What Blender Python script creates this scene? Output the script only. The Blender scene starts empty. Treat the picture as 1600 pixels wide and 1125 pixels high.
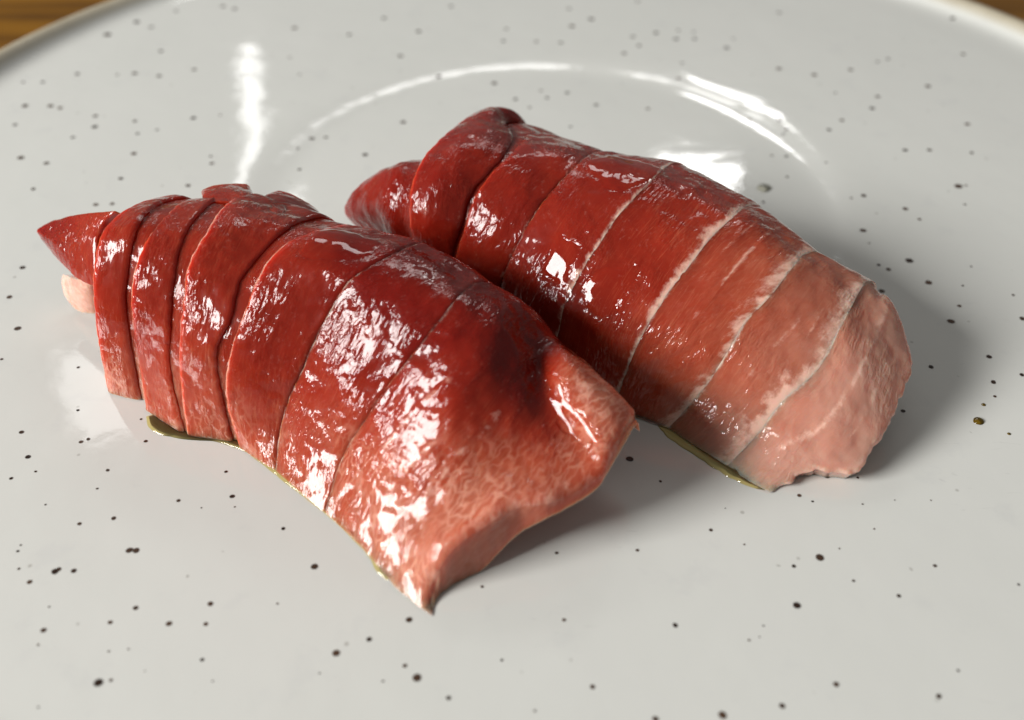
import bpy, math, random
import numpy as np
from mathutils import Vector, noise as mnoise

# ------------------------------------------------------------------ camera, world, lamps
S = 0.001                                   # all sizes below are in millimetres
scene = bpy.context.scene
col = scene.collection
random.seed(7); rng = np.random.default_rng(7)

cam_d = bpy.data.cameras.new('camera'); cam = bpy.data.objects.new('camera', cam_d); col.objects.link(cam)
scene.camera = cam
cam_d.sensor_width = 36; cam_d.lens = 18 / math.tan(math.radians(28))
cam_d.clip_start = 0.005; cam_d.clip_end = 20
PITCH = math.radians(42); DIST = 140
cam.location = (0, -DIST*math.cos(PITCH)*S, DIST*math.sin(PITCH)*S)
cam.rotation_euler = (math.pi/2 - PITCH, 0, 0)
cam_d.dof.use_dof = True
cam_d.dof.focus_distance = 0.128
cam_d.dof.aperture_fstop = 15.5

w = bpy.data.worlds.new('World'); scene.world = w; w.use_nodes = True
w.node_tree.nodes['Background'].inputs['Color'].default_value = (1.0, 0.985, 0.96, 1)
w.node_tree.nodes['Background'].inputs['Strength'].default_value = 0.175

def area(name, az, el, dist, sx, sy, power, color=(1,1,1), target=(0,10,10)):
    """a rectangular window lamp; az from straight ahead towards the right, in degrees"""
    d = bpy.data.lights.new(name, 'AREA'); d.shape = 'RECTANGLE'; d.size = sx; d.size_y = sy
    d.energy = power; d.color = color
    o = bpy.data.objects.new(name, d); col.objects.link(o)
    a, e = math.radians(az), math.radians(el)
    t = Vector(target)*S
    v = Vector((math.sin(a)*math.cos(e), math.cos(a)*math.cos(e), math.sin(e)))
    o.location = t + v*dist
    o.rotation_euler = v.to_track_quat('Z', 'Y').to_euler()
    return o
area('window_lamp_back', -4, 37.6, 1.4, 0.30, 0.19, 1.0, (1, .99, .97))
area('window_lamp_back_right', 9.5, 37.6, 1.4, 0.14, 0.19, .45, (1, .99, .97))
area('window_lamp_back_left', -16.5, 29, 1.4, 0.028, 0.22, .11, (1, .99, .97))
area('window_lamp_far_left', -30, 38.5, 1.4, 0.12, 0.12, .16, (1, .99, .97))
area('window_lamp_low_right', 13.5, 30, 1.4, 0.12, 0.07, .42, (1, .99, .97))
area('window_lamp_left', -112, 27, 1.1, 0.44, 0.38, 20.0, (1, .985, .96))

scene.view_settings.view_transform = 'Standard'; scene.view_settings.look = 'None'
scene.view_settings.exposure = 0.0; scene.view_settings.gamma = 1
scene.render.engine = 'CYCLES'

# ------------------------------------------------------------------ measured outlines (mm)
SPECKS=[(-64.5,-16.3,0.30),(-62.0,-20.7,0.33),(-58.6,-12.0,0.21),(-56.2,-17.9,0.29),(-55.4,-17.4,0.25),(-51.2,-22.8,0.20),(-62.7,-24.4,0.21),(-60.1,-23.2,0.16),(-51.5,-25.9,0.16),(-47.9,-17.6,0.24),(-49.7,-13.5,0.17),(-36.3,-22.8,0.23),(-41.0,-27.7,0.23),(-34.6,-26.9,0.30),(-33.9,-28.6,0.11),(-56.9,-28.6,0.12),(-51.8,-31.5,0.23),(-48.0,-30.6,0.27),(-44.7,-35.4,0.41),(-43.9,-35.4,0.34),(-57.5,-35.7,0.16),(-57.5,-34.8,0.12),(-56.4,-38.2,0.15),(-52.2,-38.5,0.38),(-51.9,-38.2,0.26),(-50.1,-38.4,0.30),(-54.5,-40.0,0.27),(-51.1,-43.3,0.11),(-50.6,-46.3,0.29),(-41.6,-43.3,0.29),(-43.8,-45.2,0.22),(-37.4,-45.3,0.32),(-33.5,-42.7,0.28),(-33.4,-45.3,0.24),(-42.8,-48.8,0.11),(-32.7,-49.7,0.21),(-42.7,-52.5,0.42),(-41.5,-52.2,0.17),(-38.3,-51.1,0.07),(-27.4,-31.9,0.22),(-22.8,-37.5,0.39),(-26.1,-42.6,0.14),(-18.7,-48.8,0.40),(-15.4,-47.1,0.30),(-13.4,-52.1,0.13),(-31.0,-52.2,0.10),(-47.8,-55.3,0.11),(-50.5,-48.1,0.11),(-40.8,-48.5,0.11),(-20.1,-51.2,0.10),(-37.9,-28.8,0.11),(15.2,-20.2,0.46),(18.7,-24.1,0.21),(5.2,-35.4,0.20),(14.7,-35.0,0.20),(-3.4,-40.2,0.17),(-11.3,-44.6,0.33),(5.7,-44.6,0.19),(17.8,-45.3,0.27),(-1.1,-49.6,0.16),(-11.3,-50.3,0.24),(-9.9,-51.7,0.40),(-6.5,-54.0,0.21),(8.3,-52.7,0.26),(2.3,-55.4,0.13),(14.4,-56.3,0.29),(39.8,-23.3,0.47),(43.6,-23.7,0.16),(35.6,-26.6,0.25),(37.0,-27.6,0.15),(43.0,-28.1,0.12),(47.1,-27.5,0.09),(51.5,-27.6,0.10),(26.1,-28.6,0.09),(43.3,-32.0,0.12),(23.8,-32.0,0.23),(27.4,-34.2,0.12),(35.8,-36.2,0.44),(38.4,-34.9,0.12),(32.5,-37.4,0.23),(38.8,-39.5,0.18),(31.6,-42.8,0.43),(43.3,-41.6,0.21),(48.7,-37.5,0.21),(27.4,-45.4,0.11),(25.5,-47.2,0.14),(33.5,-52.5,0.28),(27.4,-54.9,0.30),(43.6,-53.9,0.28),(21.2,-55.9,0.40),(26.7,-46.8,0.08),(46.6,-51.0,0.14),(57.2,-40.2,0.15),(74.5,58.2,0.45),(79.0,58.0,0.41),(86.4,56.5,0.36),(80.1,45.2,0.59),(81.5,45.4,0.25),(62.6,43.0,0.48),(60.3,42.4,0.24),(68.6,38.4,0.43),(70.0,35.1,0.29),(79.2,39.3,0.24),(59.6,32.2,0.46),(59.6,28.4,0.18),(64.6,23.2,0.60),(65.8,17.2,0.55),(59.4,22.2,0.32),(60.6,20.9,0.41),(57.9,15.2,0.45),(68.5,11.1,0.32),(66.0,7.4,0.54),(70.8,16.2,0.18),(77.6,13.5,0.23),(76.7,7.7,0.41),(68.6,-0.8,0.39),(59.7,-2.8,0.34),(67.2,-6.2,0.34),(71.7,-4.8,0.30),(66.3,-9.1,0.21),(53.0,-11.7,0.32),(73.9,21.2,0.19),(52.1,57.8,0.39),(49.4,58.1,0.29),(50.7,50.4,0.29),(62.2,66.6,0.46),(54.1,67.4,0.41),(53.2,66.0,0.35),(58.8,54.7,0.24),(-97.6,73.4,0.61),(-92.6,73.7,0.55),(-90.5,73.0,0.44),(-82.6,70.2,0.48),(-81.4,65.9,0.53),(-96.7,65.8,0.43),(-84.2,61.7,0.36),(-74.4,68.6,0.42),(-72.5,63.8,0.36),(-69.2,65.5,0.26),(-91.1,53.8,0.56),(-85.8,52.1,0.50),(-71.1,56.4,0.50),(-70.9,47.6,0.44),(-85.0,43.3,0.40),(-58.4,45.9,0.48),(-63.4,70.5,0.47),(-55.9,53.7,0.39),(-56.7,56.2,0.29),(-72.6,38.9,0.43),(-69.9,39.3,0.38),(-78.2,20.1,0.42),(-77.3,12.5,0.42),(-73.2,5.0,0.41),(-80.2,88.8,0.52),(-74.8,87.9,0.51),(-68.2,91.2,0.51),(-91.9,87.7,0.46),(-97.7,83.6,0.40),(-101.6,83.3,0.35),(-83.6,87.9,0.29),(-61.5,-3.3,0.21),(-72.8,-1.9,0.22),(-73.9,27.2,0.19),(-58.4,72.0,0.26),(-91.4,106.8,0.77),(-86.8,113.7,0.69),(-82.8,111.3,0.46),(-69.1,123.6,0.58),(-66.1,122.3,0.57),(-79.4,120.3,0.43),(-86.8,113.9,0.57),(-50.3,112.7,0.61),(-37.3,109.9,0.53),(-21.6,112.1,0.53),(-30.2,118.8,0.55),(-2.0,107.6,0.46),(-14.7,125.8,0.49),(-1.3,113.8,0.40),(-48.9,98.0,0.32),(-45.5,90.2,0.31),(-77.5,99.5,0.47),(-21.8,71.2,0.56),(-39.0,64.3,0.50),(-36.4,65.0,0.39),(-28.0,58.4,0.48),(-39.6,53.0,0.37),(-41.1,60.4,0.33),(-3.8,88.3,0.60),(-15.8,90.8,0.61),(-24.8,99.7,0.57),(13.7,124.7,0.49),(18.7,118.9,0.62),(14.0,115.2,0.61),(30.5,128.6,0.50),(27.7,109.5,0.46),(28.7,105.0,0.52),(33.2,111.4,0.60),(37.4,108.1,0.60),(38.5,112.5,0.40),(41.6,108.0,0.53),(41.9,111.6,0.40),(25.0,101.3,0.51),(11.1,106.8,0.46),(5.5,107.3,0.46),(37.3,96.4,0.38),(48.1,103.3,0.59),(50.4,107.7,0.33),(35.6,89.4,0.55),(63.4,121.0,0.43),(57.7,92.9,0.57),(64.6,89.7,0.57),(72.8,91.6,0.52),(79.5,95.0,0.33),(82.1,96.2,0.40),(98.8,97.4,0.48),(102.3,115.2,0.51),(86.7,83.3,0.51),(75.2,79.5,0.49),(72.8,74.7,0.48),(67.1,81.6,0.25),(65.6,70.2,0.47),(47.7,71.9,0.35),(53.5,71.1,0.52),(11.6,83.9,0.42),(7.3,81.6,0.41),(3.6,77.4,0.35),(17.3,78.5,0.47),(27.8,76.8,0.41),(11.6,69.3,0.33),(6.1,84.9,0.30),(0.7,81.0,0.47),(44.6,41.9,0.31),(89.3,67.3,0.48)]
N1_STRIPS=[
 dict(u=[0.02, 0.1],s=[[(-55.92,-8.45,1.50),(-55.60,-6.65,9.50),(-55.11,-5.24,14.50),(-54.38,-3.45,19.00),(-53.70,-0.27,22.00),(-52.43,2.99,23.00),(-51.15,6.22,22.50),(-49.78,10.49,21.00),(-47.98,12.89,19.80),(-46.18,15.29,16.00),(-45.28,16.49,11.00),(-44.98,16.89,6.00)],
  [(-50.81,-10.14,1.67),(-50.72,-7.92,9.70),(-50.53,-6.43,14.60),(-49.88,-4.71,18.30),(-49.18,-2.70,21.30),(-48.57,0.31,23.20),(-48.17,4.21,23.20),(-47.41,9.37,21.50),(-45.61,11.77,20.30),(-43.81,14.17,16.50),(-42.91,15.37,11.50),(-42.61,15.77,6.50)]]),
 dict(u=[0.12, 0.22],s=[[(-49.61,-11.88,1.68),(-49.70,-8.26,10.00),(-49.05,-7.97,15.00),(-48.31,-6.43,19.20),(-47.37,-3.96,21.80),(-46.39,-0.56,23.00),(-45.14,3.75,23.30),(-44.82,7.95,22.00),(-43.02,10.35,20.80),(-41.22,12.75,17.00),(-40.32,13.95,12.00),(-40.02,14.35,7.00)],
  [(-43.52,-16.14,1.65),(-44.67,-12.17,9.00),(-43.64,-9.61,15.50),(-42.82,-7.09,19.70),(-42.21,-2.99,22.70),(-41.65,0.74,23.50),(-40.79,6.38,22.80),(-40.24,10.02,21.50),(-38.44,12.42,20.30),(-36.64,14.82,16.50),(-35.74,16.02,11.50),(-35.44,16.42,6.50)]]),
 dict(u=[0.24, 0.36],s=[[(-42.73,-16.60,1.64),(-42.80,-13.62,9.00),(-42.18,-11.86,14.00),(-41.32,-9.08,18.40),(-40.70,-6.82,21.50),(-39.81,-4.53,23.00),(-38.71,-1.45,24.00),(-38.23,2.98,24.00),(-37.15,8.44,22.50),(-35.35,10.84,21.30),(-33.55,13.24,17.50),(-32.65,14.44,12.50),(-32.35,14.84,7.50)],
  [(-36.63,-17.66,1.55),(-37.23,-15.90,8.00),(-37.12,-13.81,14.00),(-35.06,-12.03,17.50),(-34.00,-8.27,20.60),(-32.47,-5.88,22.00),(-30.04,-2.15,23.30),(-28.24,1.49,23.00),(-27.26,3.89,22.00),(-25.46,6.29,20.80),(-23.66,8.69,17.00),(-22.76,9.89,12.00),(-22.46,10.29,7.00)]]),
 dict(u=[0.38, 0.5],s=[[(-35.63,-18.46,1.55),(-36.45,-16.71,6.50),(-36.06,-16.06,10.40),(-34.81,-13.99,15.00),(-32.78,-11.36,19.00),(-30.77,-8.30,22.60),(-28.23,-5.41,24.40),(-25.08,-2.61,24.40),(-23.58,0.02,23.20),(-21.78,2.42,22.00),(-19.98,4.82,18.20),(-19.08,6.02,13.20),(-18.78,6.42,8.20)],
  [(-30.03,-22.67,1.58),(-29.62,-19.11,5.00),(-28.12,-17.62,9.00),(-26.35,-16.56,12.40),(-24.34,-14.76,16.30),(-21.62,-12.48,20.50),(-19.64,-11.16,23.00),(-17.23,-9.66,24.00),(-13.88,-5.65,23.60),(-13.01,-3.41,22.60),(-11.21,-1.01,21.40),(-9.41,1.39,17.60),(-8.51,2.59,12.60),(-8.21,2.99,7.60)]]),
 dict(u=[0.5, 0.62],s=[[(-30.03,-22.67,1.58),(-29.62,-19.11,5.00),(-28.12,-17.62,9.00),(-26.35,-16.56,12.40),(-24.34,-14.76,16.30),(-21.62,-12.48,20.50),(-19.64,-11.16,23.00),(-17.23,-9.66,24.00),(-13.88,-5.65,23.60),(-13.01,-3.41,22.60),(-11.21,-1.01,21.40),(-9.41,1.39,17.60),(-8.51,2.59,12.60),(-8.21,2.99,7.60)],
  [(-22.86,-29.46,1.68),(-20.76,-24.67,6.30),(-18.05,-22.91,10.30),(-14.77,-20.93,14.80),(-11.31,-18.91,18.70),(-8.89,-16.96,21.00),(-6.83,-14.50,22.50),(-4.87,-10.09,21.50),(-3.07,-7.69,20.30),(-1.27,-5.29,16.50),(-0.37,-4.09,11.50),(-0.07,-3.69,6.50)]]),
 dict(u=[0.62, 0.74, 0.85, 0.93, 1.0],s=[[(-22.86,-29.46,1.68),(-20.76,-24.67,6.30),(-18.05,-22.91,10.30),(-14.77,-20.93,14.80),(-11.31,-18.91,18.70),(-8.89,-16.96,21.00),(-6.83,-14.50,22.50),(-4.87,-10.09,21.50),(-3.07,-7.69,20.30),(-1.27,-5.29,16.50),(-0.37,-4.09,11.50),(-0.07,-3.69,6.50)],
  [(-17.90,-34.52,1.79),(-14.98,-30.78,6.60),(-11.10,-27.64,12.20),(-6.98,-24.43,16.80),(-3.70,-20.83,19.50),(-1.14,-16.83,20.00),(0.39,-12.86,19.00),(2.19,-10.46,17.80),(3.99,-8.06,14.00),(4.89,-6.86,9.00),(5.19,-6.46,4.00)],
  [(-13.14,-40.51,1.94),(-10.96,-35.43,5.60),(-6.94,-31.56,10.00),(-2.20,-27.89,13.00),(1.49,-24.09,14.40),(3.68,-20.29,14.40),(5.05,-19.32,15.80),(6.53,-18.16,16.40),(7.95,-16.81,15.40),(9.15,-15.21,13.40),(9.75,-14.41,10.40)],
  [(-11.04,-42.39,1.99),(-9.60,-37.68,6.20),(-5.08,-33.25,9.20),(0.00,-30.38,11.40),(3.70,-27.64,12.20),(6.01,-24.94,12.60),(7.81,-24.72,14.50),(10.08,-23.52,15.20),(12.54,-21.85,14.00),(13.44,-20.65,12.00),(13.86,-20.09,9.50)],
  [(-9.45,-43.73,2.02),(-9.06,-41.62,3.80),(-8.29,-40.43,6.40),(-6.52,-39.02,8.30),(-3.93,-37.67,9.60),(0.28,-35.61,10.60),(3.96,-35.22,11.00),(7.74,-33.37,11.00),(9.67,-32.02,11.40),(11.02,-30.40,12.50),(12.89,-27.37,13.20),(14.88,-23.35,12.60),(15.24,-22.87,11.40),(15.48,-22.55,10.10)]]),
]
N2_STRIPS=[
 dict(u=[0, 0.05, 0.09],s=[[(-25.07,25.05,6.00),(-26.92,25.68,8.50),(-25.54,25.22,12.00),(-22.63,25.68,14.60),(-19.98,27.77,15.40),(-18.48,29.09,12.40),(-17.73,29.75,7.40)],
  [(-19.52,17.36,9.00),(-18.64,16.18,14.40),(-17.62,17.22,17.60),(-16.78,19.95,19.40),(-15.37,23.17,18.90),(-13.12,25.15,17.90),(-11.25,26.80,14.90),(-10.12,27.79,10.90),(-9.75,28.12,5.90)],
  [(-16.26,10.91,1.00),(-15.66,11.44,7.00),(-14.61,12.37,11.00),(-14.28,12.41,15.80),(-13.74,14.14,19.00),(-13.32,16.38,20.80),(-12.42,20.84,20.80),(-10.17,22.82,19.60),(-7.92,24.80,15.80),(-6.80,25.79,10.80),(-6.42,26.12,5.80)]]),
 dict(u=[0.08, 0.14, 0.2],s=[[(-16.19,10.55,1.60),(-15.59,11.08,7.60),(-14.54,12.00,11.60),(-14.72,11.89,15.60),(-14.63,13.62,18.80),(-14.02,16.05,21.00),(-12.54,19.91,22.40),(-9.59,26.14,22.60),(-5.86,35.02,21.00),(-3.61,37.00,19.80),(-1.36,38.98,16.00),(-0.23,39.97,11.00),(0.14,40.30,6.00)],
  [(-13.55,9.19,2.00),(-12.95,9.72,8.00),(-11.90,10.64,12.00),(-11.65,10.70,16.40),(-10.85,12.36,19.60),(-9.33,14.93,22.20),(-7.21,19.81,23.50),(-4.77,25.65,23.40),(-2.61,34.33,21.80),(-0.36,36.31,20.60),(1.89,38.29,16.80),(3.02,39.28,11.80),(3.39,39.61,6.80)],
  [(-10.34,8.24,2.00),(-9.74,8.76,8.00),(-8.69,9.69,12.00),(-7.10,10.70,16.40),(-5.98,12.67,19.40),(-3.81,14.90,21.80),(-1.20,18.86,23.00),(0.19,24.97,22.50),(-0.80,32.69,20.80),(1.45,34.67,19.60),(3.70,36.65,15.80),(4.83,37.64,10.80),(5.20,37.97,5.80)]]),
 dict(u=[0.22, 0.34],s=[[(-9.78,7.92,2.00),(-9.18,8.45,8.00),(-8.13,9.37,12.00),(-6.63,10.40,16.60),(-5.34,12.36,19.60),(-3.17,14.57,22.00),(-0.28,18.52,23.20),(1.42,23.09,22.70),(2.53,27.75,21.40),(4.78,29.73,20.20),(7.03,31.71,16.40),(8.15,32.70,11.40),(8.53,33.03,6.40)],
  [(-2.73,3.66,2.20),(-2.13,4.19,8.20),(-1.08,5.11,12.20),(1.43,7.28,17.00),(3.57,9.74,19.60),(6.46,12.86,21.80),(9.45,16.37,23.00),(11.83,21.32,21.80),(14.08,23.30,20.60),(16.33,25.28,16.80),(17.45,26.27,11.80),(17.83,26.60,6.80)]]),
 dict(u=[0.34, 0.46],s=[[(-2.73,3.66,2.20),(-2.13,4.19,8.20),(-1.08,5.11,12.20),(1.43,7.28,17.00),(3.57,9.74,19.60),(6.46,12.86,21.80),(9.45,16.37,23.00),(11.83,21.32,21.80),(14.08,23.30,20.60),(16.33,25.28,16.80),(17.45,26.27,11.80),(17.83,26.60,6.80)],
  [(4.58,-5.99,-0.50),(5.18,-5.46,5.50),(6.23,-4.53,9.50),(6.87,-3.15,12.60),(8.89,-0.84,16.00),(11.27,1.54,18.90),(13.72,4.49,21.40),(16.63,7.65,23.00),(19.71,12.25,23.20),(22.76,18.39,21.60),(25.01,20.37,20.40),(27.26,22.35,16.60),(28.39,23.34,11.60),(28.76,23.67,6.60)]]),
 dict(u=[0.46, 0.6],s=[[(4.58,-5.99,-0.50),(5.18,-5.46,5.50),(6.23,-4.53,9.50),(6.87,-3.15,12.60),(8.89,-0.84,16.00),(11.27,1.54,18.90),(13.72,4.49,21.40),(16.63,7.65,23.00),(19.71,12.25,23.20),(22.76,18.39,21.60),(25.01,20.37,20.40),(27.26,22.35,16.60),(28.39,23.34,11.60),(28.76,23.67,6.60)],
  [(13.49,-11.09,-3.80),(14.09,-10.56,2.20),(15.14,-9.63,6.20),(16.18,-8.78,10.00),(18.48,-6.85,14.40),(22.70,-3.04,18.90),(26.26,0.75,21.40),(29.44,4.20,22.00),(32.24,8.69,20.80),(34.49,10.67,19.60),(36.74,12.65,15.80),(37.87,13.64,10.80),(38.24,13.97,5.80)]]),
 dict(u=[0.6, 0.72],s=[[(13.49,-11.09,-3.80),(14.09,-10.56,2.20),(15.14,-9.63,6.20),(16.18,-8.78,10.00),(18.48,-6.85,14.40),(22.70,-3.04,18.90),(26.26,0.75,21.40),(29.44,4.20,22.00),(32.24,8.69,20.80),(34.49,10.67,19.60),(36.74,12.65,15.80),(37.87,13.64,10.80),(38.24,13.97,5.80)],
  [(20.74,-14.64,1.07),(23.55,-13.81,4.80),(26.72,-12.25,10.20),(29.73,-9.52,15.00),(33.08,-7.01,17.80),(36.26,-3.30,19.40),(38.84,0.22,18.80),(41.09,2.20,17.80),(42.96,3.85,14.80),(44.09,4.84,10.80),(44.46,5.17,5.80)]]),
 dict(u=[0.72, 0.85],s=[[(20.74,-14.64,1.07),(23.55,-13.81,4.80),(26.72,-12.25,10.20),(29.73,-9.52,15.00),(33.08,-7.01,17.80),(36.26,-3.30,19.40),(38.84,0.22,18.80),(41.09,2.20,17.80),(42.96,3.85,14.80),(44.09,4.84,10.80),(44.46,5.17,5.80)],
  [(27.32,-21.60,1.34),(30.98,-19.14,4.20),(34.57,-16.48,8.00),(39.05,-13.68,11.50),(42.25,-9.28,14.80),(46.62,-2.38,16.00),(48.87,-0.40,14.50),(50.37,0.92,11.00),(51.12,1.58,8.00),(51.49,1.91,5.00)]]),
 dict(u=[0.85, 0.93, 1.0],s=[[(27.32,-21.60,1.34),(30.98,-19.14,4.20),(34.57,-16.48,8.00),(39.05,-13.68,11.50),(42.25,-9.28,14.80),(46.62,-2.38,16.00),(48.87,-0.40,14.50),(50.37,0.92,11.00),(51.12,1.58,8.00),(51.49,1.91,5.00)],
  [(29.60,-24.26,1.45),(33.45,-21.61,4.00),(37.06,-19.31,7.40),(41.35,-16.81,10.00),(45.28,-11.86,12.60),(49.69,-3.53,14.00),(51.19,-2.21,12.00),(51.94,-1.55,9.00)],
  [(31.98,-26.32,1.54),(33.77,-25.54,2.20),(37.66,-24.60,4.00),(42.27,-25.13,4.00),(44.59,-22.89,5.40),(48.14,-18.66,7.20),(52.26,-11.99,9.40),(52.28,-8.49,10.20),(51.69,-4.09,11.60),(52.44,-3.43,10.60),(53.19,-2.77,9.10)]]),
]
TIP_SECT=[[(-69.17,13.34,11.00),(-69.67,13.48,12.50),(-69.93,13.78,13.20),(-68.91,13.76,14.00),(-67.31,14.03,14.60)],
  [(-61.70,5.21,11.00),(-62.70,7.20,12.90),(-63.07,9.20,14.80),(-62.47,10.40,16.60),(-61.25,10.72,18.00)],
  [(-57.24,1.90,11.50),(-57.67,3.76,14.20),(-57.53,6.03,16.90),(-56.35,7.16,19.20),(-54.23,7.42,20.80)]]
PALE_SECT=[[(-66.45,9.42,2.50),(-67.50,10.26,3.80),(-67.98,11.52,5.50),(-67.68,12.11,6.50)],
  [(-61.86,6.98,3.00),(-61.48,6.89,5.50),(-61.07,6.72,8.00),(-60.77,6.58,9.50)]]
BACK1_SECT=[[(-41.82,8.09,21.50),(-43.02,10.66,21.20),(-43.94,13.10,20.50)],
  [(-34.38,5.91,22.50),(-35.56,9.87,21.80),(-37.47,14.63,20.50)]]
BACK2_SECT=[[(-32.39,4.51,22.60),(-34.24,8.27,22.00),(-34.42,10.51,21.40),(-33.68,13.90,20.00)],
  [(-25.37,0.59,21.00),(-25.75,4.75,20.20),(-26.18,8.12,19.40),(-27.24,10.95,18.60)]]
CURL_SECT=[[(-0.16,-11.66,17.20),(2.95,-16.77,16.20),(4.28,-20.15,14.80),(5.15,-22.75,13.60),(6.61,-25.61,12.00),(8.55,-28.50,10.40),(9.66,-31.39,9.80)],
  [(0.32,-11.66,17.20),(4.00,-17.45,16.80),(5.71,-21.53,16.40),(7.11,-24.57,15.40),(8.68,-27.03,13.90),(10.26,-29.05,12.10),(10.51,-31.02,10.70)],
  [(0.96,-11.80,17.00),(5.25,-17.23,16.50),(8.67,-21.21,16.10),(10.82,-23.74,15.10),(12.33,-25.82,13.50),(12.30,-27.78,11.70),(11.50,-29.68,10.50)],
  [(1.60,-11.81,16.60),(6.74,-16.12,15.20),(11.25,-18.74,14.00),(14.25,-21.31,12.40),(15.30,-22.48,11.40),(14.31,-24.92,10.40),(12.44,-27.96,9.70)]]
FILM_A=[(-26.47,-7.57),(-25.93,-5.41),(-25.18,-3.17),(-23.00,-0.87),(-19.64,-1.58),(-16.19,-4.82),(-17.27,-7.82),(-18.80,-8.34),(-19.96,-8.85),(-21.89,-8.86),(-23.50,-8.34),(-25.04,-8.35)]
FILM_B=[(9.60,15.14),(10.52,16.65),(13.90,19.56),(18.36,18.14),(21.65,14.97),(19.30,11.57),(17.58,9.91),(15.37,8.55),(12.87,9.81),(11.25,12.44)]
FILM_C=[(3.97,2.49),(5.48,4.35),(6.36,5.74),(7.87,3.92),(9.39,2.53),(8.51,0.76),(7.36,-0.48),(6.69,-1.35),(5.52,-0.09),(4.08,1.11)]
FILM_D=[(9.06,-1.99),(10.51,-1.32),(12.46,-0.93),(13.83,-1.12),(15.75,-0.75),(16.83,-3.03),(14.75,-4.56),(12.27,-5.87),(9.90,-4.18)]
FILM_E=[(3.83,-18.37),(5.45,-20.07),(7.21,-23.82),(9.18,-26.70),(11.05,-28.46),(9.94,-29.11),(7.70,-27.77),(5.90,-25.86),(4.65,-22.64)]
SAUCE_A=[(-49.12,-13.02),(-48.10,-14.81),(-45.31,-16.33),(-41.28,-16.91),(-38.23,-17.37),(-35.22,-18.51),(-32.87,-20.30),(-29.15,-23.56),(-25.38,-26.89),(-21.77,-30.10),(-18.23,-33.74),(-16.30,-36.14),(-15.51,-37.93),(-14.20,-39.33)]
SAUCE_B=[(19.13,-13.02),(21.12,-16.45),(24.04,-19.63),(26.89,-22.49),(29.73,-24.82),(32.41,-25.87)]
DROPS=[(62.35,-13.86),(45.64,46.47),(64.18,-10.70),(61.75,-3.08),(65.43,-16.33),(22.86,62.69)]

# ------------------------------------------------------------------ helpers
def tag(o, label=None, cat=None, group=None, kind=None):
    if label: o['label'] = label
    if cat: o['category'] = cat
    if group: o['group'] = group
    if kind: o['kind'] = kind
    return o

def empty(name, loc):
    o = bpy.data.objects.new(name, None); col.objects.link(o); o.location = loc; o.empty_display_size = .005
    return o

def mesh_obj(name, verts, faces, mat, parent=None, attrs=None, uv=None, smooth=True, flip=False):
    """verts in world mm -> one mesh object; child coordinates are relative to its parent"""
    off = np.array(parent.location) if parent else np.zeros(3)
    V = np.asarray(verts, float)*S - off
    if flip: faces = [tuple(f)[::-1] for f in faces]
    me = bpy.data.meshes.new(name)
    me.from_pydata(V.tolist(), [], faces)
    if attrs:
        for k, a in attrs.items():
            at = me.attributes.new(k, 'FLOAT', 'POINT'); at.data.foreach_set('value', np.asarray(a, np.float32))
    if uv is not None:
        l = me.uv_layers.new(name='mm')
        idx = np.zeros(len(me.loops), np.int32); me.loops.foreach_get('vertex_index', idx)
        l.data.foreach_set('uv', np.asarray(uv, np.float32)[idx].ravel())
    me.materials.append(mat)
    if smooth: me.polygons.foreach_set('use_smooth', [True]*len(me.polygons))
    me.update()
    o = bpy.data.objects.new(name, me); col.objects.link(o)
    if parent: o.parent = parent
    return o

def faces_down(V, F):
    V = np.asarray(V, float); F = np.asarray(F)
    return np.cross(V[F[:, 1]]-V[F[:, 0]], V[F[:, 2]]-V[F[:, 0]])[:, 2].sum() < 0

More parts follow.
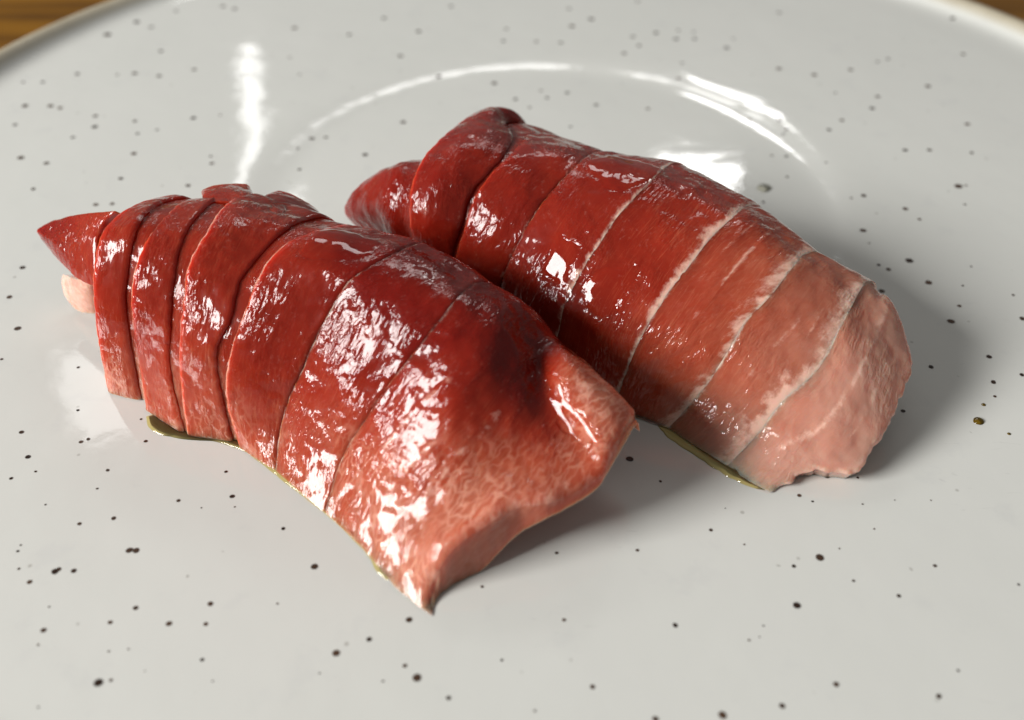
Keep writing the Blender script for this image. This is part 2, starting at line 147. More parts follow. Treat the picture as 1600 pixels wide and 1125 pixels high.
class NT:
    """small wrapper for building node trees"""
    def __init__(self, name):
        self.m = bpy.data.materials.new(name); self.m.use_nodes = True
        self.t = self.m.node_tree; self.t.nodes.clear()
        self.out = self.n('ShaderNodeOutputMaterial')
    def n(self, typ, **kw):
        nd = self.t.nodes.new(typ)
        for k, v in kw.items():
            if k.startswith('i_'):
                key = k[2:].replace('_', ' ')
                key = int(key) if key.isdigit() else key
                self.set(nd, key, v)
            else: setattr(nd, k, v)
        return nd
    def set(self, nd, key, v):
        s = nd.inputs[key]
        if isinstance(v, bpy.types.NodeSocket): self.t.links.new(v, s)
        else: s.default_value = v
    def math(self, op, a, b=0.0, clamp=False):
        nd = self.n('ShaderNodeMath', operation=op, use_clamp=clamp); self.set(nd, 0, a); self.set(nd, 1, b); return nd.outputs[0]
    def mix(self, f, a, b):
        nd = self.n('ShaderNodeMix', data_type='RGBA'); self.set(nd, 0, f); self.set(nd, 6, a); self.set(nd, 7, b); return nd.outputs[2]
    def ramp(self, f, stops, interp='LINEAR'):
        nd = self.n('ShaderNodeValToRGB'); self.set(nd, 0, f); cr = nd.color_ramp; cr.interpolation = interp
        while len(cr.elements) < len(stops): cr.elements.new(0.5)
        for e, (p, c) in zip(cr.elements, stops):
            e.position = p; e.color = (*c, 1) if len(c) == 3 else c
        return nd.outputs[0]
    def rng(self, v, a, b, c=0.0, d=1.0, smooth=True):
        nd = self.n('ShaderNodeMapRange', interpolation_type='SMOOTHSTEP' if smooth else 'LINEAR')
        self.set(nd, 0, v); self.set(nd, 1, a); self.set(nd, 2, b); self.set(nd, 3, c); self.set(nd, 4, d); return nd.outputs[0]
    def attr(self, name): return self.n('ShaderNodeAttribute', attribute_name=name).outputs['Fac']
    def noise(self, vec, scale, detail=3, rough=.55, dist=0.0):
        nd = self.n('ShaderNodeTexNoise'); self.set(nd, 'Vector', vec); self.set(nd, 'Scale', scale)
        self.set(nd, 'Detail', detail); self.set(nd, 'Roughness', rough); self.set(nd, 'Distortion', dist); return nd.outputs[0]
    def scaled(self, vec, s):
        nd = self.n('ShaderNodeVectorMath', operation='MULTIPLY'); self.set(nd, 0, vec); nd.inputs[1].default_value = s; return nd.outputs[0]
    def bump(self, h, strength, dist, normal=None):
        nd = self.n('ShaderNodeBump'); self.set(nd, 'Height', h); self.set(nd, 'Strength', strength); self.set(nd, 'Distance', dist)
        if normal is not None: self.set(nd, 'Normal', normal)
        return nd.outputs[0]
    def done(self, shader): self.t.links.new(shader, self.out.inputs[0]); return self.m

# ------------------------------------------------------------------ materials
def mat_fish():
    t = NT('raw_tuna')
    uv = t.n('ShaderNodeUVMap', uv_map='mm').outputs[0]
    fat, sin, film, wall = t.attr('fat'), t.attr('sinew'), t.attr('film'), t.attr('wall')
    big = t.noise(uv, .11, 4, .6)
    fatn = t.math('ADD', fat, t.math('MULTIPLY', t.math('SUBTRACT', big, .5), .38))
    colr = t.ramp(fatn, [(0.0, (.165, .0065, .0035)), (.26, (.275, .021, .0085)), (.5, (.37, .066, .030)),
                         (.75, (.45, .155, .098)), (1.0, (.55, .285, .215))])
    # muscle fibres running along the strips
    fib = t.noise(t.scaled(uv, (1.9, .22, 1)), 1.0, 5, .65, .6)
    colr = t.mix(t.rng(fib, .35, .75, 0, .18), colr, t.mix(.5, colr, (.16, .012, .006, 1)))
    fib2 = t.noise(t.scaled(uv, (2.8, .26, 1)), 1.0, 3, .6, 1.4)
    colr = t.mix(t.math('MULTIPLY', t.rng(fib2, .52, .70, 0, .28), t.rng(fatn, .04, .32)), colr, t.mix(fatn, (.46, .10, .035, 1), (.58, .27, .17, 1)))
    # network of thin fat veins, denser where the flesh is fatty
    wob = t.n('ShaderNodeVectorMath', operation='ADD')
    nz = t.n('ShaderNodeTexNoise'); t.set(nz, 'Vector', uv); t.set(nz, 'Scale', .5); t.set(nz, 'Detail', 4)
    sc = t.scaled(nz.outputs['Color'], (2.2, 3.4, 0)); t.set(wob, 0, uv); t.set(wob, 1, sc)
    def veins(sx, sy, a):
        v = t.n('ShaderNodeTexVoronoi', feature='DISTANCE_TO_EDGE'); t.set(v, 'Vector', t.scaled(wob.outputs[0], (sx, sy, 1))); t.set(v, 'Scale', 1.0)
        return t.rng(v.outputs['Distance'], 0.0, a, 1, 0)
    v1 = veins(1.15, .40, .17)
    patch = t.rng(t.noise(uv, .17, 3), .36, .64)
    vein = t.math('MULTIPLY', v1, t.math('MULTIPLY', t.rng(fatn, .26, .62, 0, .50), t.attr('net')))
    vein = t.math('MULTIPLY', vein, t.math('ADD', t.math('MULTIPLY', patch, .7), .3))
    vein = t.math('MULTIPLY', vein, t.math('SUBTRACT', 1.0, t.math('MULTIPLY', wall, .7)))
    colr = t.mix(vein, colr, (.74, .40, .29, 1))
    # streaks of pale connective tissue
    ragged = t.noise(t.scaled(uv, (1.5, 1.0, 1)), 1.3, 4, .72)
    gaps = t.rng(t.noise(uv, .34, 3, .6), .34, .58, -.45, .12)
    sw = t.rng(t.math('ADD', t.math('ADD', sin, gaps), t.math('MULTIPLY', t.math('SUBTRACT', ragged, .5), 1.1)), .12, 1.05)
    colr = t.mix(t.math('MULTIPLY', sw, .80), colr, (.80, .53, .43, 1))
    # freckles of dark red blood line
    dk = t.rng(t.noise(uv, .33, 5, .7), .60, .75, 0, .45)
    colr = t.mix(t.math('MULTIPLY', dk, t.rng(fatn, .2, .7, 1, .15)), colr, (.12, .006, .006, 1))

    p = t.n('ShaderNodeBsdfPrincipled')
    t.set(p, 'Base Color', colr)
    p.subsurface_method = 'RANDOM_WALK'
    t.set(p, 'Subsurface Weight', .85); t.set(p, 'Subsurface Radius', (1.0, .27, .17)); t.set(p, 'Subsurface Scale', t.math('SUBTRACT', .006, t.math('MULTIPLY', t.math('MAXIMUM', sw, vein), .005)))
    # relief: fine crinkled skin, ridges along the strips, veins a little proud
    dry = t.math('SUBTRACT', 1.0, film)
    c1 = t.noise(t.scaled(uv, (1.4, .5, 1)), 1.0, 1.5, .5, 1.0)
    c2 = t.noise(t.scaled(uv, (1.9, 1.25, 1)), 1.0, 1.0, .5, .6)
    rid = t.noise(t.scaled(uv, (1.0, .13, 1)), 1.0, 2, .5, .8)
    h = t.math('ADD', t.math('MULTIPLY', c1, .85), t.math('MULTIPLY', c2, .55))
    h = t.math('ADD', h, t.math('MULTIPLY', rid, .85))
    calm = t.rng(t.noise(uv, .16, 2), .36, .66, .12, 1.1)
    amp = t.math('MULTIPLY', t.math('MULTIPLY', dry, calm), t.math('SUBTRACT', 1.0, t.math('MULTIPLY', wall, .55)))
    h = t.math('MULTIPLY', h, amp)
    nb = t.bump(h, 1.0, .00019)
    t.set(p, 'Normal', nb)
    wet = t.rng(t.noise(uv, .2, 3), .38, .62)
    t.set(p, 'Roughness', t.math('ADD', t.math('MULTIPLY', dry, .22), t.math('MULTIPLY', t.math('MULTIPLY', wet, dry), .12)))
    t.set(p, 'IOR', 1.38); t.set(p, 'Specular IOR Level', .07)
    t.set(p, 'Coat Weight', 1.0); t.set(p, 'Coat Roughness', t.math('ADD', t.math('MULTIPLY', dry, .03), .02)); t.set(p, 'Coat IOR', 1.335)
    t.set(p, 'Coat Normal', nb)
    return t.done(p.outputs[0])

def mat_plate():
    t = NT('speckled_glaze')
    co = t.n('ShaderNodeTexCoord').outputs['Object']
    a = t.noise(co, 22, 4, .6); b = t.noise(co, 160, 5, .65)
    c = t.mix(a, (.645, .655, .615, 1), (.69, .69, .655, 1))
    c = t.mix(t.rng(b, .56, .72, 0, .35), c, (.60, .605, .585, 1))
    fleck = t.n('ShaderNodeTexVoronoi', feature='F1'); t.set(fleck, 'Vector', co); t.set(fleck, 'Scale', 420.0)
    rare = t.rng(t.noise(co, 300, 1), .62, .66)
    fl = t.math('MULTIPLY', t.rng(fleck.outputs['Distance'], .05, .16, .5, 0), rare)
    c = t.mix(fl, c, (.22, .20, .17, 1))
    # faint grey cutlery scratches
    scr = t.noise(t.scaled(co, (160, 900, 1)), 1.0, 2, .5, 2.0)
    c = t.mix(t.math('MULTIPLY', t.rng(scr, .70, .76, 0, .3), t.rng(a, .5, .62)), c, (.45, .45, .43, 1))
    # bare stoneware on the lip
    raw = t.attr('raw')
    c = t.mix(raw, c, t.mix(t.noise(co, 240, 4), (.36, .31, .21, 1), (.52, .47, .36, 1)))
    p = t.n('ShaderNodeBsdfPrincipled'); t.set(p, 'Base Color', c)
    t.set(p, 'Roughness', t.math('ADD', .035, t.math('ADD', t.math('MULTIPLY', raw, .35), t.math('MULTIPLY', b, .05)))); t.set(p, 'IOR', 1.5)
    h = t.math('ADD', t.math('MULTIPLY', t.noise(co, 75, 2, .5), 1.0), t.math('MULTIPLY', t.noise(co, 380, 2, .5), .10))
    t.set(p, 'Normal', t.bump(h, 1.0, .00011))
    return t.done(p.outputs[0])

def mat_speck():
    t = NT('iron_speck')
    a = t.attr('dark')
    co = t.n('ShaderNodeTexCoord').outputs['Object']
    info = t.n('ShaderNodeObjectInfo')
    c = t.mix(info.outputs['Random'], (.020, .009, .005, 1), (.085, .045, .026, 1))
    p = t.n('ShaderNodeBsdfPrincipled'); t.set(p, 'Base Color', c); t.set(p, 'Roughness', .22)
    tr = t.n('ShaderNodeBsdfTransparent')
    m = t.n('ShaderNodeMixShader'); t.set(m, 0, t.rng(a, .02, .9)); t.set(m, 1, tr.outputs[0]); t.set(m, 2, p.outputs[0])
    return t.done(m.outputs[0])

def mat_liquid(name, tint):
    """thin clear liquid: tinted see-through film with a glossy skin"""
    t = NT(name)
    tr = t.n('ShaderNodeBsdfTransparent'); t.set(tr, 0, (*tint, 1))
    gl = t.n('ShaderNodeBsdfGlossy'); t.set(gl, 'Roughness', .04)
    fr = t.n('ShaderNodeFresnel'); t.set(fr, 'IOR', 1.45)
    m = t.n('ShaderNodeMixShader'); t.set(m, 0, fr.outputs[0]); t.set(m, 1, tr.outputs[0]); t.set(m, 2, gl.outputs[0])
    return t.done(m.outputs[0])

def mat_rice():
    t = NT('cooked_rice')
    p = t.n('ShaderNodeBsdfPrincipled'); t.set(p, 'Base Color', (.74, .68, .58, 1)); t.set(p, 'Roughness', .3)
    t.set(p, 'Subsurface Weight', .5); t.set(p, 'Subsurface Radius', (1, .8, .6)); t.set(p, 'Subsurface Scale', .0015)
    return t.done(p.outputs[0])

def mat_wood():
    t = NT('varnished_wood')
    co = t.n('ShaderNodeTexCoord').outputs['Object']
    g = t.noise(t.scaled(co, (5, 60, 5)), 1.0, 6, .6, 1.5)
    c = t.ramp(g, [(.25, (.07, .026, .001)), (.5, (.19, .080, .003)), (.75, (.27, .12, .006))])
    p = t.n('ShaderNodeBsdfPrincipled'); t.set(p, 'Base Color', c); t.set(p, 'Roughness', .3); t.set(p, 'Specular IOR Level', .12)
    t.set(p, 'Normal', t.bump(t.noise(t.scaled(co, (20, 90, 20)), 1.0, 3), .4, .0006))
    return t.done(p.outputs[0])

FISH, PLATE, SPECK, RICE, WOOD = mat_fish(), mat_plate(), mat_speck(), mat_rice(), mat_wood()
SAUCE = mat_liquid('soy_and_oil', (1.0, .90, .58))
DROP = mat_liquid('amber_oil', (.55, .42, .10))
CLEAR = mat_liquid('clear_oil', (.93, .92, .85))

# ------------------------------------------------------------------ table and plate
PCX, PCY, PR = 6.5, 44.5, 125.5
PROFILE = [(0, 0), (20, 0), (36, 0), (44, 0), (47, .01), (49, .07), (51, .25), (53, .47), (56, .66), (64, .92), (76, 1.31), (88, 1.72), (100, 2.1), (110, 2.5),
           (117.5, 2.8), (120.1, 3.2), (121.5, 3.9), (122.3, 4.8), (122.9, 5.5), (123.7, 5.85), (124.7, 5.85), (125.5, 5.4), (125.7, 4.6),
           (124.9, 3.4), (121.5, 1.2), (111, -1.6), (92, -4.5), (74, -6), (72, -8.6), (68, -8.6), (66, -5.5), (30, -4.5), (0, -4.5)]
def hermite(P, n):
    """smooth resampling of a polyline by arc length (Catmull-Rom)"""
    P = np.asarray(P, float)
    d = np.r_[0, np.cumsum(np.linalg.norm(np.diff(P, axis=0), axis=1))]
    T = np.zeros_like(P)
    T[1:-1] = (P[2:]-P[:-2])/(d[2:]-d[:-2])[:, None]
    T[0] = (P[1]-P[0])/(d[1]-d[0]); T[-1] = (P[-1]-P[-2])/(d[-1]-d[-2])
    s = np.linspace(0, d[-1], n); k = np.clip(np.searchsorted(d, s, 'right')-1, 0, len(P)-2)
    h = (d[k+1]-d[k])[:, None]; x = ((s-d[k])[:, None])/h
    return ((2*x**3-3*x**2+1)*P[k] + (x**3-2*x**2+x)*h*T[k] + (-2*x**3+3*x**2)*P[k+1] + (x**3-x**2)*h*T[k+1])
prof = hermite(PROFILE, 190)
up_part = prof[:int(np.argmax(prof[:, 1]))+1]
def plate_z(x, y):
    r = np.hypot(np.asarray(x)-PCX, np.asarray(y)-PCY)
    return np.interp(r, up_part[:, 0], up_part[:, 1])

tb = bpy.data.meshes.new('table')
n = 0.9
tb.from_pydata([(-n, -n, -.0088), (n, -n, -.0088), (n, n, -.0088), (-n, n, -.0088), (-n, -n, -.03), (n, -n, -.03), (n, n, -.03), (-n, n, -.03)], [],
               [(0, 1, 2, 3), (7, 6, 5, 4), (0, 4, 5, 1), (1, 5, 6, 2), (2, 6, 7, 3), (3, 7, 4, 0)])
tb.materials.append(WOOD)
table = bpy.data.objects.new('table', tb); col.objects.link(table); tag(table, kind='structure')

SEG = 256
plate = None
V, F, raw = [], [], []
for i, (r, z) in enumerate(prof):
    for k in range(SEG):
        a = 2*math.pi*k/SEG
        wob = 0.35*mnoise.noise(Vector((math.cos(a)*1.4, math.sin(a)*1.4, 3.1)))*max(0, (r-112)/12)
        V.append((PCX+(r+wob)*math.cos(a), PCY+(r+wob)*math.sin(a), z+wob*.4))
        raw.append(float(np.clip((z-3.9)/1.3, 0, 1)) if r > 114 else (1.0 if i > len(up_part) else 0.0))
for i in range(len(prof)-1):
    for k in range(SEG):
        k2 = (k+1) % SEG
        F.append((i*SEG+k, i*SEG+k2, (i+1)*SEG+k2, (i+1)*SEG+k))
plate = mesh_obj('plate', V, F, PLATE, None, {'raw': raw}, flip=faces_down(V, F[:SEG*20]))
tag(plate, 'round off-white glazed stoneware plate with dark brown speckles and a bare beige lip', 'plate')

def speck_mesh(seed):
    r_ = random.Random(seed)
    V, F, D = [(0, 0, .05)], [], [1.0]
    rings = [(.45, .05, 1.0), (.8, .035, .85), (1.0, .03, .5), (1.28, .02, 0.0)]
    lob = [r_.uniform(.84, 1.16) for _ in range(12)]
    for rr, z, d in rings:
        for k in range(12):
            a = 2*math.pi*k/12; q = rr*(lob[k]+lob[k-1]+lob[(k+1) % 12])/3
            V.append((q*math.cos(a), q*math.sin(a), z)); D.append(d)
    for k in range(12): F.append((0, 1+k, 1+(k+1) % 12))
    for j in range(len(rings)-1):
        for k in range(12): F.append((1+j*12+k, 1+(j+1)*12+k, 1+(j+1)*12+(k+1) % 12, 1+j*12+(k+1) % 12))
    me = bpy.data.meshes.new('speck'); me.from_pydata([tuple(c*S for c in v) for v in V], [], F)
    at = me.attributes.new('dark', 'FLOAT', 'POINT'); at.data.foreach_set('value', D)
    me.polygons.foreach_set('use_smooth', [True]*len(me.polygons)); me.materials.append(SPECK)
    return me
speck_meshes = [speck_mesh(i) for i in range(7)]
for i, (x, y, r) in enumerate(SPECKS):
    o = bpy.data.objects.new('speck', speck_meshes[i % 7]); col.objects.link(o)
    e = .5; z = float(plate_z(x, y))
    nx = float(plate_z(x-e, y)-plate_z(x+e, y)); ny = float(plate_z(x, y-e)-plate_z(x, y+e))
    nn = Vector((nx, ny, 2*e)).normalized()
    o.location = (x*S, y*S, z*S + .00003)
    o.rotation_euler = (nn.to_track_quat('Z', 'Y').to_matrix() @ __import__('mathutils').Matrix.Rotation(random.uniform(0, 6.28), 3, 'Z')).to_euler()
    o.scale = (r*random.uniform(.9, 1.1), r*random.uniform(.9, 1.1), min(r, 1))
    o.parent = plate

# ------------------------------------------------------------------ fish strips
def vnoise(P, sc, seed=0, octv=3):
    return np.array([mnoise.fractal(Vector((p[0]*sc+seed*7.3, p[1]*sc-seed*3.1, p[2]*sc+seed)), .9, 2.0, octv) for p in P])

def inside_dist(poly, xy):
    """signed distance (mm, positive inside) of points to a plan polygon"""
    poly = np.asarray(poly); n = len(poly)
    d = np.full(len(xy), 1e9); ins = np.zeros(len(xy), bool)
    for i in range(n):
        a, b = poly[i], poly[(i+1) % n]
        ab = b-a; t = np.clip(((xy-a)@ab)/(ab@ab), 0, 1)
        d = np.minimum(d, np.linalg.norm(xy-(a+t[:, None]*ab), axis=1))
        c = ((a[1] > xy[:, 1]) != (b[1] > xy[:, 1]))
        with np.errstate(divide='ignore', invalid='ignore'):
            xi = (b[0]-a[0])*(xy[:, 1]-a[1])/(b[1]-a[1])+a[0]
        ins ^= c & (xy[:, 0] < xi)
    return np.where(ins, d, -d)

def smooth(x): x = np.clip(x, 0, 1); return x*x*(3-2*x)

def strip(name, parent, sections, ulist, fat_fn, thick=4.5, rl=1.0, rr=1.0, dl=1.0, dr=1.0, sl=0.0, sr=0.0, wl=.8, wr=.8, crown=.5,
          films=(), step=.27, seed=0, lump=.22, up_hint=(0, -.3, 1), net=1.0, exl=0.0, exr=0.0, down=False, ragged=.15, inset=0.0, ragl=1.0, ragr=1.0, extra_sinew=()):
    """lofted slab of fish: sections run over the rice from front to back, laid side by side along the slice.
    rl, rr: rounding radius of the two cut edges; dl, dr: how far the edge drops; sl, sr / wl, wr: pale sinew on the edges."""
    n0 = [np.asarray(s, float) for s in sections]
    Lv = np.mean([np.linalg.norm(np.diff(s, axis=0), axis=1).sum() for s in n0])
    nv = max(8, int(Lv/step))
    R = np.array([hermite(s, nv) for s in n0])                       # k, nv, 3
    Lu = np.mean([np.linalg.norm(np.diff(R[:, j], axis=0), axis=1).sum() for j in range(0, nv, 4)])
    nu = max(7, int(Lu/step))
    if len(R) == 2:
        tt = np.linspace(0, 1, nu)[:, None, None]; P = R[0]*(1-tt)+R[1]*tt
        ug = np.linspace(ulist[0], ulist[1], nu)
    else:
        P = np.stack([hermite(R[:, j], nu) for j in range(nv)], 1)
        ug = np.interp(np.linspace(0, 1, nu), np.linspace(0, 1, len(ulist)), ulist)
    du = np.gradient(P, axis=0); dv = np.gradient(P, axis=1)
    N = np.cross(du, dv); N /= np.linalg.norm(N, axis=2, keepdims=True)+1e-9
    flip = (N.reshape(-1, 3)@np.array(up_hint)).mean() < 0
    if flip: N = -N
    for _ in range(6):                                               # calm normals
        M = N.copy(); M[1:-1] += N[2:]+N[:-2]; M[:, 1:-1] += N[:, 2:]+N[:, :-2]
        N = M/(np.linalg.norm(M, axis=2, keepdims=True)+1e-9)
    su = np.concatenate([np.zeros((1, nv)), np.cumsum(np.linalg.norm(np.diff(P, axis=0), axis=2), 0)], 0)
    sv = np.concatenate([np.zeros((nu, 1)), np.cumsum(np.linalg.norm(np.diff(P, axis=1), axis=2), 1)], 1)
    W = su[-1][None, :]; eL = su; eR = W-su
    P = P-N*inset
    fl = P.reshape(-1, 3)
    # ragged cut edges
    jit = np.array([mnoise.noise(Vector((seed*3.1, j*step*.9, .3))) for j in range(nv)])*ragged
    jit2 = np.array([mnoise.noise(Vector((seed*5.7+9, j*step*.9, .8))) for j in range(nv)])*ragged
    tu = su/(W+1e-9)
    dirU = du/(np.linalg.norm(du, axis=2, keepdims=True)+1e-9)
    P = P + dirU*(ragl*(1-tu)**6*jit[None, :]+ragr*tu**6*jit2[None, :]-exl*(1-tu)**6+exr*tu**6)[..., None]
    def rnd(e, r): x = np.clip(1-e/r, 0, 1); return 1-np.sqrt(np.clip(1-x*x, 0, 1))
    off = crown*4*tu*(1-tu) - dl*rnd(eL, max(rl, .05)) - dr*rnd(eR, max(rr, .05))
    off = off + lump*vnoise(fl, .16, seed).reshape(nu, nv)*np.minimum(1, np.minimum(eL, eR)/1.5+.25)
    micro = .05*vnoise(fl, .9, seed+3, 2).reshape(nu, nv)
    film = np.zeros((nu, nv))
    for pol in films:
        sd = inside_dist(pol, fl[:, :2]).reshape(nu, nv) + .5*vnoise(fl, .4, seed+5, 3).reshape(nu, nv)
        f = smooth((sd+.15)/.35); film = np.maximum(film, f)
        off = np.where(f > 0, off*(1-.0*f)+.16*smooth((sd+.25)/1.0), off)
    off = off + micro*(1-film)
    top = P+N*off[..., None]
    tk = thick if np.isscalar(thick) else np.interp(np.linspace(0, 1, nv), np.linspace(0, 1, len(thick)), thick)[None, :, None]
    Nb = N
    for _ in range(60):
        M = Nb.copy(); M[1:-1] += Nb[2:]+Nb[:-2]; M[:, 1:-1] += Nb[:, 2:]+Nb[:, :-2]
        Nb = M/(np.linalg.norm(M, axis=2, keepdims=True)+1e-9)
    if down:                                                           # the free cut end is sliced straight down
        k_ = smooth((tu-.55)/.4)[..., None]; Nb = Nb*(1-k_)+np.array([-.08, .06, 1.0])*k_
        Nb = Nb/np.linalg.norm(Nb, axis=2, keepdims=True)
    bot = P-Nb*tk
    floor = plate_z(bot[..., 0], bot[..., 1])+.12
    bot[..., 2] = np.maximum(bot[..., 2], floor)
    topfl = plate_z(top[..., 0], top[..., 1])+.2; top[..., 2] = np.maximum(top[..., 2], topfl)
    fat = np.zeros((nu, nv)); tvv = sv/(sv[:, -1:]+1e-9)
    fat = fat_fn(ug[:, None]*np.ones((1, nv)), tvv, P)
    wv = np.array([mnoise.fractal(Vector((j*step*.13, seed*2.7, 1.0)), .9, 2.0, 3) for j in range(nv)])
    am = np.clip(.85+.5*np.array([mnoise.noise(Vector((j*step*.09, seed*1.9, 4.0))) for j in range(nv)]), .35, 1.1)[None, :]
    wv = np.clip(.9+.9*wv, .35, 1.6)[None, :]
    sin_ = sl*am*np.clip(1-eL/(wl*wv), 0, 1)+sr*am*np.clip(1-eR/(wr*wv), 0, 1)
    for (u0, v0, u1, v1, wd, am) in extra_sinew:                      # pale lines inside the strip, in (u, v) fractions
        uc = u0+(u1-u0)*np.clip((tvv-v0)/(v1-v0), 0, 1)
        band = np.exp(-((tu-uc)*W/wd)**2)*smooth((tvv-v0)/.05)*smooth((v1-tvv)/.05)
        sin_ = sin_+am*band; top = top+N*(.12*am*band)[..., None]
    idx = np.arange(nu*nv).reshape(nu, nv)
    V = [top.reshape(-1, 3)]; A_f = [fat.ravel()]; A_s = [sin_.ravel()]; A_w = [np.zeros(nu*nv)]; A_fi = [film.ravel()]
    UV = [np.stack([su.ravel()+seed*11.3, sv.ravel()+seed*5.1], 1)]
    F = np.stack([idx[:-1, :-1], idx[1:, :-1], idx[1:, 1:], idx[:-1, 1:]], -1).reshape(-1, 4).tolist()
    # walls: loop round the border, then the underside
    border = np.concatenate([idx[:, 0], idx[-1, 1:], idx[-2::-1, -1], idx[0, -2:0:-1]])
    nb = len(border); base = nu*nv; prev = border
    bt, tp = bot.reshape(-1, 3)[border], top.reshape(-1, 3)[border]
    odir = np.concatenate([np.tile((0., -1.), (nu, 1)), np.tile((1., 0.), (nv-1, 1)), np.tile((0., 1.), (nu-1, 1)), np.tile((-1., 0.), (nv-2, 1))])
    ub = UV[0][border]; q = 6
    for k in range(0, q+1):
        s = k/q
        ring = tp*(1-s)+bt*s
        if 0 < k < q: ring = ring+.05*np.stack([vnoise(ring, .6, seed+k, 2)]*3, 1)*np.array([1, 1, .3])
        cur = np.arange(base, base+nb); base += nb
        V.append(ring); A_f.append(np.clip(fat.ravel()[border]*1.0+.03, 0, 1)); A_s.append(sin_.ravel()[border]*(1-s)*.3); A_w.append(np.full(nb, min(1, k/2))); A_fi.append(np.zeros(nb))
        UV.append(ub+odir*(s*np.linalg.norm(tp-bt, axis=1))[:, None])
        nx = np.roll(np.arange(nb), -1)
        if k: F += np.stack([prev, cur, cur[nx], prev[nx]], -1).tolist()
        prev = cur                                                     # ring 0 repeats the border, so the cut edge stays crisp
    st = 3
    iu = np.unique(np.r_[np.arange(0, nu, st), nu-1]); iv = np.unique(np.r_[np.arange(0, nv, st), nv-1])
    bb = bot[np.ix_(iu, iv)]; a, b = len(iu), len(iv)
    ix = np.arange(base, base+a*b).reshape(a, b)
    V.append(bb.reshape(-1, 3)); z = np.zeros(a*b); A_f.append(fat[np.ix_(iu, iv)].ravel()); A_s.append(z); A_w.append(z+1); A_fi.append(z)
    UV.append(np.stack([su[np.ix_(iu, iv)].ravel(), sv[np.ix_(iu, iv)].ravel()+40], 1))
    F += np.stack([ix[:-1, :-1], ix[:-1, 1:], ix[1:, 1:], ix[1:, :-1]], -1).reshape(-1, 4).tolist()
    o = mesh_obj(name, np.vstack(V), F, FISH, parent, dict(fat=np.concatenate(A_f), sinew=np.concatenate(A_s), wall=np.concatenate(A_w), film=np.concatenate(A_fi), net=np.full(sum(len(a) for a in A_f), net)), np.vstack(UV), flip=flip)
    return o

def rice(parent, a, b, width, height, seed):
    """mound of rice grains under the fish, between two points of its axis"""
    r_ = random.Random(seed); a = np.array(a, float); b = np.array(b, float); d = (b-a); L = np.linalg.norm(d); d /= L; p = np.array([-d[1], d[0]])
    V, F = [], []
    def blob(c, ax, l, r):
        ax = Vector(ax).normalized(); t1 = ax.orthogonal().normalized(); t2 = ax.cross(t1); base = len(V)
        prof_ = [(-1, .0), (-.85, .55), (-.4, .95), (.1, 1.0), (.6, .8), (.9, .45), (1, 0)]
        for s, q in prof_:
            for k in range(7):
                an = 2*math.pi*k/7
                v = Vector(c)+ax*(s*l)+t1*(q*r*math.cos(an))+t2*(q*r*math.sin(an)); V.append(tuple(v))
        for j in range(len(prof_)-1):
            for k in range(7): F.append((base+j*7+k, base+j*7+(k+1) % 7, base+(j+1)*7+(k+1) % 7, base+(j+1)*7+k))
    for _ in range(420):
        th = r_.uniform(0, 2*math.pi); ph = math.asin(r_.uniform(0, 1)); rr = r_.uniform(.86, 1)
        x = math.cos(th)*math.cos(ph); y = math.sin(th)*math.cos(ph); z = math.sin(ph)
        sx = math.copysign(abs(x)**.7, x)
        q = (a+b)/2+d*(sx*L/2*rr)+p*(y*width/2*rr)
        zz = plate_z(q[0], q[1])+1.2+z*(height-1.2)*rr
        blob((q[0], q[1], float(zz)), (r_.uniform(-1, 1), r_.uniform(-1, 1), r_.uniform(-.5, .5)), r_.uniform(2.4, 3.1), r_.uniform(.95, 1.2))
    o = mesh_obj('rice_mound', V, F, RICE, parent); tag(o, kind='stuff'); return o

# nigiri in front
g = 'two pieces of tuna nigiri on the plate'
n1 = empty('tuna_nigiri', (-30*S, -18*S, float(plate_z(-30, -18))*S))
tag(n1, 'front left tuna nigiri with open scored red strips and a pale curled right edge', 'sushi', g)
def fat_and_light1(u, v, P):
    w_ = .03*np.sin(P[..., 0]*.5+P[..., 1]*.31)
    end = smooth((u-.84)/.16)
    f = .20-.10*smooth((u-.3)/.2) + .36*smooth((u-.5)/.5) + .35*smooth((.12-u)/.1)*smooth((.16-v)/.14)
    f = f + (.30+.16*u)*smooth((.30+.14*u-v+w_)/.34)  # pink lower part: paler flesh plus the plate's soft reflection painted in
    f = f + .18*smooth((u-.78)/.22)*smooth((.75-v)/.4)
    f = f - .42*smooth((v-.36+w_)/.26)*smooth((u-.35)/.3)*(1-end) + .12*end  # leaner red top; shade on the back slope is painted in too
    f = f + .45*smooth((u-.80)/.12)*smooth((v-.66)/.12)
    return np.clip(.74*np.tanh(f/.74), 0, 1)
FILMS = [FILM_A]
pr1 = [dict(rl=.8, rr=.5, dl=.4, dr=.3, crown=.08, thick=4.6),
       dict(rl=.5, rr=.5, dl=.2, dr=.3, sl=.45, wl=.3, crown=.08, thick=4.6),
       dict(rl=.5, rr=.5, dl=.2, dr=.3, sl=.5, wl=.35, crown=.08, thick=4.8),
       dict(rl=.5, rr=.4, dl=.2, dr=.2, sl=.8, wl=.45, crown=.15, thick=4.6, films=FILMS),
       dict(rl=.5, rr=.4, dl=.12, dr=.15, sl=.8, wl=.4, sr=.2, crown=.1, thick=4.4),
       dict(rl=.5, rr=1.6, dl=.12, dr=.9, sl=.35, wl=.3, sr=.45, wr=1.8, crown=.05, thick=[8, 8, 8, 7.6, 5.4, 3.0, 2.2, 2, 1.8, 1.6, 1.5], down=True, ragged=.08, ragl=.3, films=[FILM_E], lump=.3,
            extra_sinew=[(.22, .06, .26, .45, .4, .45), (.42, .03, .46, .38, .5, .4), (.70, .15, .52, .55, .7, .5), (.72, .70, .80, .99, 1.6, .35)])]
